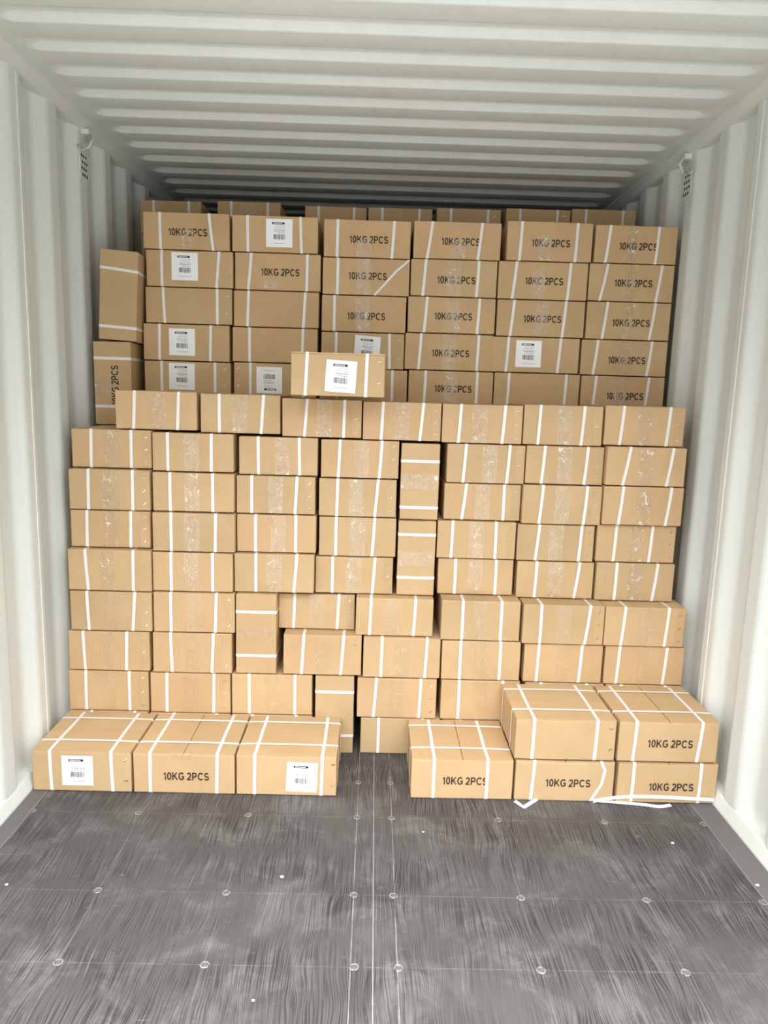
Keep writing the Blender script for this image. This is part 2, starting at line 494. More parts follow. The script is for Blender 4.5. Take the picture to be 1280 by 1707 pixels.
# ------------------------------------------------------------------ carton builder
BOXN = [0]
def carton(loc, w, d, h, label, group, straps=((.22, .22), (.78, .78)), text=None, lab=None, tape=None,
           staples=None, joint=False, flaps=None, cross=None, upright=False, rz=0.0, ry=0.0, tape_top=0.0, flat_tape=False):
    """loc: centre of the base; w, h as seen from the front.  An upright carton is the same one stood on its end."""
    BOXN[0] += 1; seed = BOXN[0]
    root = empty('cardboard_box', loc, label, 'box', group, rz)
    if ry: root.rotation_euler = (0, ry, rz)
    W, H = (h, w) if upright else (w, h)
    # for upright cartons local +x points up and local +z to the left
    M = None
    if upright:
        M = Matrix(((0, 0, -1, 0), (0, 1, 0, 0), (1, 0, 0, 0), (0, 0, 0, 1)))
        M = Matrix.Translation((H / 2, 0, W / 2)) @ M
    ft = 0.005 if flaps else 0.0
    v, f = rounded_box(W, d, H - ft, 0.0032, seed)
    body = mesh_obj('carton', v, f, M_CARD, root, M, smooth=False)
    # a strap-wide seam: the flap lid is two panels
    if flaps:
        g = 0.0019 if flaps == 'deep' else 0.0009
        def panel(x0, x1, y0, y1):
            V, F = [], []
            nx, ny = 8, 8
            for zz in (0, 1):
                for j in range(ny + 1):
                    for i in range(nx + 1):
                        x = x0 + (x1 - x0) * i / nx; y = y0 + (y1 - y0) * j / ny
                        V.append((x, y + .0012 * noise.noise(Vector((x * 30, y * 30, seed))), H - ft + zz * ft + (.0007 * noise.noise(Vector((x * 12, y * 12, seed * 2.))) if zz else 0)))
            S = (nx + 1) * (ny + 1)
            for j in range(ny):
                for i in range(nx):
                    a = j * (nx + 1) + i
                    F.append((a + S, a + S + 1, a + S + nx + 2, a + S + nx + 1)); F.append((a, a + nx + 1, a + nx + 2, a + 1))
            bd = [i for i in range(nx + 1)] + [(j + 1) * (nx + 1) + nx for j in range(ny)] + [ny * (nx + 1) + nx - 1 - i for i in range(nx)] + [(ny - 1 - j) * (nx + 1) for j in range(ny - 1)]
            for k in range(len(bd)):
                a, b = bd[k], bd[(k + 1) % len(bd)]; F.append((a, b, b + S, a + S))
            return V, F
        e = .0008
        if flaps == 'deep':
            ps = [panel(-W / 2 + e, -g, -d / 2 + e, d / 2 - e), panel(g, W / 2 - e, -d / 2 + e, d / 2 - e)]
        else:
            ps = [panel(-W / 2 + e, W / 2 - e, -d / 2 + e, -g), panel(-W / 2 + e, W / 2 - e, g, d / 2 - e)]
        for v, f in ps: mesh_obj('flap', v, f, M_CARD, root, M)
    fy = -d / 2
    if joint:
        jx = W / 2 - 0.036
        V, F = [], []
        n = 10
        for i in range(n + 1):
            z = .003 + (H - .006 - ft) * i / n
            xx = jx + .0012 * noise.noise(Vector((seed * 2.3, i * .7, 0)))
            for (x, y) in ((xx, fy + .0008), (xx, fy - .0012), (W / 2 - .004, fy - .0012), (W / 2 - .004, fy + .0008)): V.append((x, y, z))
        for i in range(n):
            for k in range(3): F.append((i * 4 + k, i * 4 + 4 + k, i * 4 + 5 + k, i * 4 + k + 1))
        F.append((0, 1, 2, 3)); F.append((n * 4 + 3, n * 4 + 2, n * 4 + 1, n * 4))
        mesh_obj('glued_joint', V, F, M_CARD, root, M)
    for i, s in enumerate(straps):
        if len(s) == 2 and not isinstance(s[0], tuple): pts = [((s[0] - .5) * W, 1.0), ((s[0] * .55 + s[1] * .45 - .5) * W, .5), ((s[1] - .5) * W, 0.0)]
        else: pts = [((a - .5) * W, b) for a, b in s]
        v, f = strap_fb(W, d, H, pts, 0.0006 if not joint else 0.0011, seed * 10 + i)
        mesh_obj('strap', v, f, M_STRAP, root, M)
    if cross:
        for a, b in cross:
            v, f = strap_lr(W, d, H, (a - .5) * d, (b - .5) * d, 0.0018)
            mesh_obj('strap', v, f, M_STRAP, root, M)
    def place(x, z, rot=0.0, dy=0.0):
        m = Matrix.Translation((x, fy + dy, z)) @ Matrix.Rotation(rot, 4, 'Y')
        return (M @ m) if M is not None else m
    if text:
        share('printed_text', TEXT_ME, root, place((text[0] - .5) * W, text[1] * H, 0, -.0016))['label'] = 'dark brown print reading 10KG 2PCS'
    if lab:
        x, z, rot = (lab + (0,))[:3]
        l = share('label', LABEL_ME['label'], root, place((x - .5) * W, z * H, rot, -.0017))
        l['label'] = 'white paper shipping label'
        for nm in ('title_bar', 'title_letters', 'small_print', 'barcode', 'underline'):
            share(nm, LABEL_ME[nm], l)
    if tape:
        x, z0, z1 = (tape if isinstance(tape, tuple) else (tape, 0.01, 0.99))[:3]
        wd = tape[3] if isinstance(tape, tuple) and len(tape) > 3 else 0.056
        v, f = tape_strip(d, H, (x - .5) * W, wd, z0 * H, z1 * H, seed, tape_top, foff=0.0021)
        mesh_obj('packing_tape', v, f, M_TAPE_FLAT if flat_tape else M_TAPE, root, M, smooth=True)
    if staples:
        sx, n = staples
        for k in range(n):
            z = H * ((k + .62) / n if n == 2 else (k + .5) / n)
            share('staple', STAPLE_ME, root, place((sx - .5) * W, z + .003 * math.sin(seed * 3.1 + k), -0.75 + .45 * math.sin(seed * 1.7 + k * 2.1), -.0014))
    return root

# ------------------------------------------------------------------ measuring from the photograph: a pixel to a point on the plane of a stack's front
def on_plane(px, py, Y):
    d = FWD + RIGHT * ((px - CXP) / FPX) + DOWN * ((py - CYP) / FPX)
    t = (Y - EYE.y) / d.y
    return EYE + d * t
def measure(b, Y):
    xl, xr, yt, yb = b; ym = (yt + yb) / 2; xm = (xl + xr) / 2
    return on_plane(xl, ym, Y).x, on_plane(xr, ym, Y).x, on_plane(xm, yb, Y).z, on_plane(xm, yt, Y).z

# ------------------------------------------------------------------ container shell
X_IN, X_OUT, Z_TOP = 1.190, 1.226, 2.39
Y0, Y1 = DOOR_Y, 6.0
def wall(sign, phase, name):
    per = 0.265
    # corner points in plan: (y, x): the flat near the room, the slope away, the outer flat, the slope towards the door
    pts = []
    k0 = int((Y0 - phase) / per) - 1
    k = k0
    while True:
        s = phase + k * per
        seq = [(s, X_IN), (s + .080, X_IN), (s + .130, X_OUT), (s + .215, X_OUT)]
        if s > Y1: break
        pts += seq; k += 1
    pts = [(y, x) for y, x in pts if Y0 + .02 <= y <= Y1]
    pts = [(Y0, X_IN)] + pts + [(Y1, X_IN)]
    # rounded bends
    fine = []
    for i, (y, x) in enumerate(pts):
        if 0 < i < len(pts) - 1:
            A, B = [(y + (q[0] - y) * min(.014, math.hypot(q[0] - y, q[1] - x) * .4) / max(math.hypot(q[0] - y, q[1] - x), 1e-6),
                      x + (q[1] - x) * min(.014, math.hypot(q[0] - y, q[1] - x) * .4) / max(math.hypot(q[0] - y, q[1] - x), 1e-6)) for q in (pts[i - 1], pts[i + 1])]
            for k in range(5):      # quadratic curve round the bend
                u = k / 4
                fine.append(tuple((1 - u) ** 2 * A[c] + 2 * u * (1 - u) * (y, x)[c] + u * u * B[c] for c in (0, 1)))
        else: fine.append((y, x))
    V, F = [], []
    zs = [0.0, 2.352]
    for z in zs:
        for y, x in fine: V.append((sign * x, y, z))
    n = len(fine)
    for i in range(n - 1):
        F.append((i, i + 1, n + i + 1, n + i) if sign < 0 else (i, n + i, n + i + 1, i + 1))
    o = struct(mesh_obj(name, V, F, M_PAINT))
    md = o.modifiers.new('steel', 'SOLIDIFY'); md.thickness = 0.002; md.offset = -1
    # a welded panel joint standing a little proud
    yj = phase - .035 + (0 if sign > 0 else .0)
    return o
wl = wall(-1, 2.677, 'wall_left')
wr = wall(1, 2.705, 'wall_right')
for sgn, par, yy in ((-1, wl, 2.4625), (1, wr, 2.4775)):
    v, f = ribbon([(sgn * (X_IN + .0), yy, z) for z in (0.05, 2.34)], [(-sgn, 0, 0)] * 2, [(0, 1, 0)] * 2, .007, .003)
    mesh_obj('weld_seam', v, f, M_PAINT, par)
# end wall
v, f = boxvf(-X_OUT, X_OUT, Y1, Y1 + .04, 0, 2.45)
struct(mesh_obj('wall_back', v, f, M_PAINT))

# roof: transverse corrugations that run out before the side rails
def roof():
    per = 0.1735
    prof = [(0.0, 0.0), (.009, -.0003), (.012, -.0015), (.026, -.0195), (.029, -.0208), (.034, -.021), (.108, -.021), (.114, -.020), (.148, -.002), (.156, 0.0)]
    ys = []
    k = int((Y0 - 2.36) / per) - 1
    while True:
        s = 2.357 + k * per
        if s > Y1: break
        for a, z in prof: ys.append((s + a, z))
        k += 1
    ys = [(y, z) for y, z in ys if Y0 <= y <= Y1]
    ys = [(Y0, 0)] + ys + [(Y1, 0)]
    xs = []
    for i in range(0, 3): pass
    half = [0, .3, .6, .9, 1.04, 1.065, 1.080, 1.092, 1.104, 1.115, 1.13, 1.16, X_OUT + .02]
    xs = [-x for x in reversed(half[1:])] + half
    V, F = [], []
    for x in xs:
        a = abs(x)
        k = 1.0 if a < 1.06 else (0.0 if a > 1.115 else 0.5 + 0.5 * math.cos(math.pi * (a - 1.06) / .055))
        for y, z in ys: V.append((x, y, Z_TOP - .0 - .015 * (1 - k) + z * k + 0.004))
    n = len(ys)
    for i in range(len(xs) - 1):
        for j in range(n - 1):
            a = i * n + j
            F.append((a, a + 1, a + n + 1, a + n))
    o = struct(mesh_obj('ceiling', V, F, M_PAINT, smooth=True))
    md = o.modifiers.new('steel', 'SOLIDIFY'); md.thickness = 0.002; md.offset = 1
    return o
roof()
# top side rails: a soft sloping bead between roof and wall
def rail(sign, name):
    prof = [(1.232, 2.345), (1.192, 2.345), (1.182, 2.348), (1.172, 2.358), (1.160, 2.366), (1.150, 2.370), (1.150, 2.39), (1.232, 2.39)]
    V = [(sign * x, y, z) for y in (Y0, Y1) for x, z in prof]
    n = len(prof)
    F = [(i, (i + 1) % n, (i + 1) % n + n, i + n) if sign > 0 else (i, i + n, (i + 1) % n + n, (i + 1) % n) for i in range(n)]
    F += [tuple(range(n)), tuple(range(2 * n - 1, n - 1, -1))]
    struct(mesh_obj(name, V, F, M_PAINT))
rail(-1, 'trim_1'); rail(1, 'trim_2')
def kick(sign, name):
    prof = [(1.176, -.02), (1.176, .006), (1.188, .042), (1.192, .050), (1.235, .050), (1.235, -.02)]
    V = [(sign * x, y, z) for y in (Y0, Y1) for x, z in prof]
    n = len(prof)
    F = [(i, (i + 1) % n, (i + 1) % n + n, i + n) if sign < 0 else (i, i + n, (i + 1) % n + n, (i + 1) % n) for i in range(n)]
    F += [tuple(range(n)), tuple(range(2 * n - 1, n - 1, -1))]
    struct(mesh_obj(name, V, F, M_PAINT))
kick(-1, 'baseboard_left'); kick(1, 'baseboard_right')

# floor
v, f = boxvf(-1.176, 1.176, Y0, Y1, -.06, -.028)
fl = struct(mesh_obj('floor', v, f, M_GROOVE))
for x0, x1 in ((-1.1205, -.0045), (-.0022, 1.0985)):
    v, f = boxvf(x0, x1, Y0, Y1, -.028, 0)
    mesh_obj('plywood_board', v, f, M_FLOOR, fl)
v, f = boxvf(-.0045, -.0022, Y0, Y1, -.028, 0.0003)
mesh_obj('joint_filler', v, f, M_SEAM, fl)
for x0, x1 in ((-1.1755, -1.1225), (1.1005, 1.1755)):
    v, f = boxvf(x0, x1, Y0, Y1, -.028, 0.0)
    mesh_obj('edge_strip', v, f, M_STRIP, fl)
for x0, x1 in ((-1.1225, -1.1205), (1.0985, 1.1005)):
    v, f = boxvf(x0, x1, Y0, Y1, -.028, 0.0002)
    mesh_obj('joint_filler', v, f, M_SEAM, fl)
# countersunk screws
def screw_mesh():
    V, F = [], []
    n = 20
    rings = [(.0105, .0002, 0), (.0092, .0012, 1), (.0080, .0004, 2), (.0068, -.0002, 3), (.0058, .0006, 4), (.003, .0008, 5)]
    for r, z, _ in rings:
        for i in range(n):
            a = 2 * math.pi * i / n
            rr = r * (1 + .06 * math.sin(3 * a))
            V.append((rr * math.cos(a), rr * math.sin(a), z))
    V.append((0, 0, -.0004))
    for k in range(len(rings) - 1):
        for i in range(n):
            j = (i + 1) % n
            F.append((k * n + i, k * n + j, (k + 1) * n + j, (k + 1) * n + i))
    b = (len(rings) - 1) * n
    for i in range(n): F.append((b + i, b + (i + 1) % n, len(V) - 1))
    me = bpy.data.meshes.new('screw'); me.from_pydata(V, [], F); me.materials.append(M_SCREW); me.update(); return me
SCREW_ME = screw_mesh()
def ring_mesh():
    V, F = [], []
    n = 26
    for i in range(n):
        a = 2 * math.pi * i / n
        wd = .0018 * (1 + .8 * noise.noise(Vector((math.cos(a) * 1.6, math.sin(a) * 1.6, 4.2))))
        for r, z in ((.0098, .0002), (.0104, .0014), (.0104 + max(wd, .0004), .0013), (.0112 + wd, .0001)):
            V.append((r * math.cos(a), r * math.sin(a), z))
    for i in range(n):
        if i in (7, 8, 15): continue
        j = (i + 1) % n
        for k in range(3): F.append((i * 4 + k, i * 4 + k + 1, j * 4 + k + 1, j * 4 + k))
    me = bpy.data.meshes.new('dust_ring'); me.from_pydata(V, [], F); me.materials.append(M_CHALK2); me.update(); return me
RING_ME = ring_mesh()
for yy, xs in ((2.172, (-1.119, -.772, -.415, -.058, .055, .409, .759, 1.090)), (1.80, (-1.118, -.764, -.411, -.057, .053, .408, .762, 1.09)),
               (1.545, (-.763, -.410, -.049, .059, .407, .762)), (2.388, (-.059, .055)), (1.29, (-.41, -.05, .056, .41))):
    for x in xs:
        sc = share('screw', SCREW_ME, fl, Matrix.Translation((x, yy, 0)) @ Matrix.Rotation(x * 9 + yy * 5, 4, 'Z'))
        share('dust_ring', RING_ME, sc)
        sc.scale = (.88, .88, .88)

# loading dock outside the open door
v, f = boxvf(-12, 12, -16, Y0 - .02, -.20, -.10)
struct(mesh_obj('yard_ground', v, f, M_YARD))

# vents and lashing rings high on the side walls
def vent(sign, y, z, label):
    t = empty('air_vent', (sign * X_IN, y, z), label, 'vent', 'vents high on the container walls')
    V, F = boxvf(-.002, .002, -.038, .038, -.052, .052)
    mesh_obj('cover_plate', V, F, M_PAINT, t)
    parts = []
    for r in range(4):
        for c in range(3):
            yy, zz = (c - 1) * .020 + (r % 2) * .006 - .003, (1.5 - r) * .023
            n = 8
            vv = [(-sign * .0028, yy + .0058 * math.cos(2 * math.pi * i / n), zz + .0062 * math.sin(2 * math.pi * i / n)) for i in range(n)]
            vv += [(-sign * .001, a[1], a[2]) for a in vv]
            ff = [tuple(range(n))] + [(i, (i + 1) % n, (i + 1) % n + n, i + n) for i in range(n)]
            parts.append((vv, ff))
    V, F = merge(parts)
    mesh_obj('vent_holes', V, F, M_BLACK, t)
vent(-1, 2.985, 2.215, 'small perforated vent high on the left container wall')
vent(1, 3.035, 2.235, 'small perforated vent high on the right container wall')
def tube(path, r, n=8):
    V, F = [], []
    for i, p in enumerate(path):
        a = Vector(path[max(i - 1, 0)]); b = Vector(path[min(i + 1, len(path) - 1)])
        t = (b - a).normalized(); u = t.orthogonal().normalized(); w2 = t.cross(u)
        for k in range(n):
            an = 2 * math.pi * k / n
            V.append(tuple(Vector(p) + u * r * math.cos(an) + w2 * r * math.sin(an)))
    for i in range(len(path) - 1):
        for k in range(n):
            l = (k + 1) % n; F.append((i * n + k, i * n + l, (i + 1) * n + l, (i + 1) * n + k))
    F.append(tuple(range(n - 1, -1, -1))); b = (len(path) - 1) * n; F.append(tuple(range(b, b + n)))
    return V, F
for sgn, yy, zz, lb in ((-1, 2.955, 2.335, 'grey lashing ring under the top rail of the left wall'), (1, 3.0, 2.335, 'grey lashing ring under the top rail of the right wall')):
    t = empty('lashing_ring', (sgn * X_IN, yy, zz), lb, 'lashing ring', 'lashing rings under the top rails')
    V, F = tube([(0, .03, .004), (-sgn * .030, .028, -.004), (-sgn * .046, .012, -.03), (-sgn * .036, -.006, -.064), (-sgn * .012, -.016, -.072), (0, -.02, -.058)], .0055)
    mesh_obj('bent_rod', V, F, M_PAINT, t, smooth=True)
    V, F = boxvf(min(0, -sgn * .028), max(0, -sgn * .028), .016, .044, -.006, .012)
    mesh_obj('weld_plate', V, F, M_PAINT, t)

# ------------------------------------------------------------------ boxes
LONG, SHORT = 0.352, 0.305
ORD = ['first', 'second', 'third', 'fourth', 'fifth', 'sixth', 'seventh', 'eighth']
rng = random.Random(11)

#  the shaded rear wall of boxes: six columns, five visible rows
YU = 3.035
U_PX = [
 [(237.8,383,353.4,413),(386,530.6,359,417),(539,685,366,427.5),(689,835.6,369,430),(844.7,988.4,369,432),(991,1142,375.6,437)],
 [(243,389,417,477),(391,535,421.6,482.5),(537,683,430,491),(684,829,432.5,492.5),(830,980,436,497.5),(981,1136.5,440,502)],
 [(242,387,479,538),(389,532,484.7,544),(535.6,677.5,492.5,552),(679,826,495,554.4),(827.5,975,500,559.4),(976.6,1129.7,503.4,564.7)],
 [(238.4,383,540,599.7),(387,529.7,546,604),(534.7,674,554,613),(674,821.6,556,616),(820,966,562,620.6),(968,1122,567,625.6)],
 [(240.6,385,602,660),(389,528,605,663),(532,679,615,675),(680,822,618,678),(822.5,966,622,681),(967,1114,627,688)]]
T, L, S = 'text', 'lab', 'staples'
U_SP = [
 [dict(straps=((.195,.20),(.765,.81)), text=(.52,.47), tape=(.52,.02,.55,.05)),
  dict(straps=((.18,.185),(.795,.81)), lab=(.55,.53)),
  dict(straps=((.16,.155),(.81,.79)), text=(.52,.48), tape=(.47,.01,.45,.06)),
  dict(straps=((.21,.16),(.78,.745)), text=(.54,.47), tape=(.52,.01,.55)),
  dict(straps=((.17,.155),(.82,.81)), text=(.515,.46), tape=(.44,.01,.65)),
  dict(straps=((.18,.14),(.77,.75)), text=(.53,.45), tape=(.45,.01,.99,.045))],
 [dict(straps=((.18,.18),(.84,.81)), lab=(.445,.56), staples=(.94,2)),
  dict(straps=((.19,.155),(.845,.84)), text=(.53,.49), tape=(.42,.01,.3)),
  dict(straps=((.175,.17),((.985,1),(.84,.66),(.73,.35),(.61,0))), text=(.52,.52), tape=(.47,.01,.99)),
  dict(straps=((.17,.145),(.785,.77)), text=(.53,.45), tape=(.50,.01,.99)),
  dict(straps=((.2,.165),(.805,.785)), text=(.515,.49), tape=(.45,.01,.8)),
  dict(straps=((.21,.14),(.85,.805)), text=(.525,.49), tape=(.48,.01,.99,.045))],
 [dict(straps=((.205,.22),(.83,.83)), staples=(.945,2)),
  dict(straps=((.175,.16),(.84,.82))),
  dict(straps=((.15,.15),), text=(.53,.44), tape=(.48,.01,.93)),
  dict(straps=((.215,.19),(.815,.80)), text=(.52,.47), tape=(.52,.01,.9)),
  dict(straps=((.19,.16),(.78,.755)), text=(.52,.49), tape=(.5,.01,.9)),
  dict(straps=((.24,.2),(.81,.765)), text=(.535,.45), tape=(.5,.01,.99,.05))],
 [dict(straps=((.19,.185),(.785,.775)), lab=(.45,.51)),
  dict(straps=((.2,.2),(.83,.82))),
  dict(straps=((.18,.175),(.82,.83)), lab=(.555,.54,.06), staples=(.94,2)),
  dict(straps=((.18,.16),(.835,.825)), text=(.52,.47), tape=(.5,.01,.99)),
  dict(straps=((.18,.165),(.78,.76)), lab=(.415,.53)),
  dict(straps=((.185,.15),(.815,.78)), text=(.535,.44), tape=(.5,.01,.99,.05))],
 [dict(straps=((.2,.2),(.82,.82)), lab=(.435,.56), staples=(.93,2)),
  dict(straps=((.2,.2),(.84,.84)), lab=(.43,.5,math.pi), staples=(.05,2)),
  dict(straps=((.2,.2),(.83,.83))),
  dict(straps=((.2,.19),(.81,.81)), text=(.53,.5), tape=(.5,.01,.99)),
  dict(straps=((.17,.16),(.84,.83))),
  dict(straps=((.175,.15),(.81,.78)), text=(.535,.45), tape=(.47,.01,.99))]]
ROWW = ['top row', 'second row', 'third row', 'fourth row', 'lowest row']
COLW = ['leftmost', 'second from left', 'third from left', 'third from right', 'second from right', 'rightmost']
def look(sp):
    if sp.get('lab'):
        return 'box with upside-down white label' if len(sp['lab']) > 2 and abs(sp['lab'][2]) > 3 else 'box with white label'
    if sp.get('text'):
        return 'box printed 10KG 2PCS'
    return 'unprinted cardboard box'
def place_box(b, Y, d, label, group, sp, zsup=None, upright=False, yaw=None, xlim=(-9, 9)):
    x0, x1, z0, z1 = measure(b, Y)
    x0 = max(x0, xlim[0]); x1 = min(x1, xlim[1])
    if zsup is not None and abs(z0 - zsup) < 0.03: z0 = zsup
    x0 = max(x0, -1.170); x1 = min(x1, 1.172)
    r = carton(((x0 + x1) / 2, Y + d / 2, z0 + .0020), x1 - x0 - .0035, d, z1 - z0 - .0042, label, group, upright=upright,
               rz=(rng.uniform(-.0035, .0035) if yaw is None else yaw), **sp)
    return z1
G_U = 'cardboard boxes of the shaded rear wall of boxes'
u_bottom = []
for c in range(6):
    z = None
    for r in range(4, -1, -1):
        sp = U_SP[r][c]
        if z is None: u_bottom.append(measure(U_PX[r][c], YU)[:3])
        lb = '%s, %s in %s of shaded rear stack' % (look(sp), COLW[c], ROWW[r])
        z = place_box(U_PX[r][c], YU, SHORT, lb, G_U, sp, z)

#  the front stack: one depth, then the rows from the top down
FP = []   # (key, row, px, Y, depth, spec, upright)
def row(Y, items):
    for it in items: pass
J3 = dict(staples=(.93, 3), joint=True)
def sp(a, b, c, d2, t=.5, j=False, **k):
    q = dict(straps=((a, b), (c, d2)), tape=(t, .01, .99) if t else None)
    if j: q.update(J3)
    q.update(k); return q
ROWS = {
'T': [(2.67,(191.6,329,651,716),sp(.24,.22,.78,.76,.52)),(2.67,(333.7,468,656.5,722),sp(.235,.235,.79,.76,.49)),(2.67,(469.4,603.4,664.4,727.5),sp(.315,.28,.785,.775,.53,1)),
      (2.67,(604.4,736,669.7,733),sp(.255,.237,.77,.735,.5,1)),(2.67,(736.4,871.7,673.7,738.6),sp(.23,.21,.78,.756,.47,1)),(2.67,(872.5,1005.6,675,741),sp(.205,.19,.76,.74,.52,1)),(2.67,(1007.5,1142,676.7,742.4),sp(.23,.2,.81,.785,.5,1))],
'A': [(2.66,(118.7,252.7,715,779.5),sp(.25,.24,.75,.746,.5,1)),(2.65,(253.3,390,721.5,787),sp(.19,.19,.73,.725,.48)),(2.66,(397.5,530,728,791.6),sp(.245,.25,.765,.775,.55)),(2.67,(534,665.3,733,797),sp(.243,.226,.78,.755,.52,1)),
      (2.675,(744,875.5,740,804.6),sp(.24,.215,.8,.777,.55,1)),(2.675,(876,1007.5,743,807.6),sp(.237,.21,.79,.765,.5,1)),(2.65,(1009,1143.6,745,809.5),sp(.29,.22,.83,.775,.5))],
'B': [(2.63,(113.8,250.5,782,848.6),sp(.247,.237,.79,.785,.5,1)),(2.63,(254,390.8,788,852.5),sp(.214,.214,.74,.74,.48)),(2.65,(393.4,526,793,855.6),sp(.195,.195,.77,.746,.5,1)),(2.66,(531,661.6,798,861),sp(.24,.232,.76,.725,.48,1)),
      (2.68,(739.4,868.7,806,867.6),sp(.284,.24,.78,.78,.5,1)),(2.66,(869.5,1003.7,809,871.7),sp(.25,.22,.81,.785,.5,1)),(2.65,(1003.7,1138.7,811,873),sp(.24,.207,.843,.8,.5))],
'C': [(2.635,(117.3,251.3,850.5,914),sp(.21,.2,.76,.75,.5,1)),(2.615,(253.5,392,855,919.7),sp(.227,.227,.77,.763,.48)),(2.64,(394,527,858,920.6),sp(.237,.237,.746,.746,.52)),(2.66,(531,660.6,862,925),sp(.22,.22,.72,.694,.5)),
      (2.665,(728,860,868.7,931),sp(.193,.185,.747,.747,.5,1)),(2.67,(861,990.6,874,934),sp(.28,.246,.83,.81,.5,1)),(2.67,(993.6,1126,875,936),sp(.24,.226,.70,.68,.5,1))],
'D': [(2.605,(113,253,916,982.6),sp(.21,.235,.787,.78,.47)),(2.61,(254,388.6,921,985.6),sp(.23,.23,.75,.75,.48)),(2.62,(389.7,523.7,923.4,987),sp(.27,.27,.785,.75,.5)),(2.66,(524.7,655,928,990),sp(.22,.22,.767,.74,.5,1)),
      (2.675,(729,855.6,931,991),sp(.23,.23,.77,.77,.5)),(2.67,(860.5,989.5,936,995.5),sp(.253,.24,.81,.76,.5)),(2.665,(992.5,1123.7,938.5,998),sp(.257,.25,.78,.737,.5))],
'E': [(2.60,(116.6,254,986,1049),sp(.21,.225,.795,.763,.5,1)),(2.60,(255,391.5,988,1052.8),sp(.215,.215,.776,.76,.5,1)),(2.66,(464,592,990,1050),sp(.21,.195,.79,.77,.5,1)),(2.615,(592.5,723,997,1059),sp(.194,.182,.768,.75,.5)),
      (2.60,(734.5,867.6,1001,1064.6),sp(.27,.27,.76,.76,.5)),(2.59,(870.6,1007.5,1008,1072),sp(.22,.22,.82,.775,.5,1)),(2.59,(1007.5,1142.6,1012,1074),sp(.244,.214,.786,.758,.5,1))],
'F': [(2.60,(114,250,1052,1116.5),sp(.185,.2,.725,.71,.5,1)),(2.60,(254,387,1054.7,1119.4),sp(.228,.242,.77,.746,.5,1)),(2.60,(471.6,603,1058,1123.7),sp(.26,.233,.77,.738,.5,0,staples=(.92,2))),(2.60,(604.4,734,1063,1127.5),sp(.24,.234,.826,.807,.5)),
      (2.60,(735,867.4,1068.5,1133),sp(.235,.235,.743,.743,.5)),(2.60,(872.5,1004.5,1073.5,1137),sp(.18,.17,.73,.71,.5)),(2.60,(1006.7,1140,1077,1140),sp(.18,.16,.775,.75,.5))],
'G': [(2.60,(113.4,248,1118,1183),sp(.22,.214,.763,.763,.5,1)),(2.60,(250,384.4,1122,1187),sp(.21,.205,.798,.79,.5,1)),(2.60,(385.6,520.6,1124,1190),sp(.215,.22,.787,.787,.5)),(2.597,(594.4,727.8,1131,1195),sp(.24,.21,.80,.785,.5,1)),
      (2.60,(734,866,1134,1199),sp(.226,.226,.78,.78,.5)),(2.60,(873,1005,1138.5,1204),sp(.2,.2,.78,.78,.5)),(2.60,(1007,1140,1142,1207),sp(.2,.2,.78,.78,.5))],
'H': [(2.60,(113.4,248,1184.5,1250),sp(.28,.28,.83,.83,None)),(2.60,(250,384.4,1188.5,1253),sp(.3,.3,.83,.83,None)),(2.60,(385.6,520.6,1191.5,1255),sp(.26,.26,.8,.8,None)),(2.60,(599.7,733,1197,1259),sp(.225,.225,.78,.78,None)),
      (2.60,(736,868,1201,1261),sp(.226,.226,.78,.78,None)),(2.60,(873,1005,1206,1264),sp(.2,.2,.78,.78,None)),(2.60,(1007,1140,1209,1267),sp(.2,.2,.78,.78,None))]}
RN = {'T': 'top row', 'A': 'second row down', 'B': 'third row down', 'C': 'fourth row down', 'D': 'fifth row down', 'E': 'sixth row down', 'F': 'seventh row down', 'G': 'eighth row down', 'H': 'floor row'}
POS7 = ['leftmost', 'second from left', 'third from left', 'middle', 'third from right', 'second from right', 'rightmost']
G_F = 'cardboard boxes of the front stack'
tops = {}
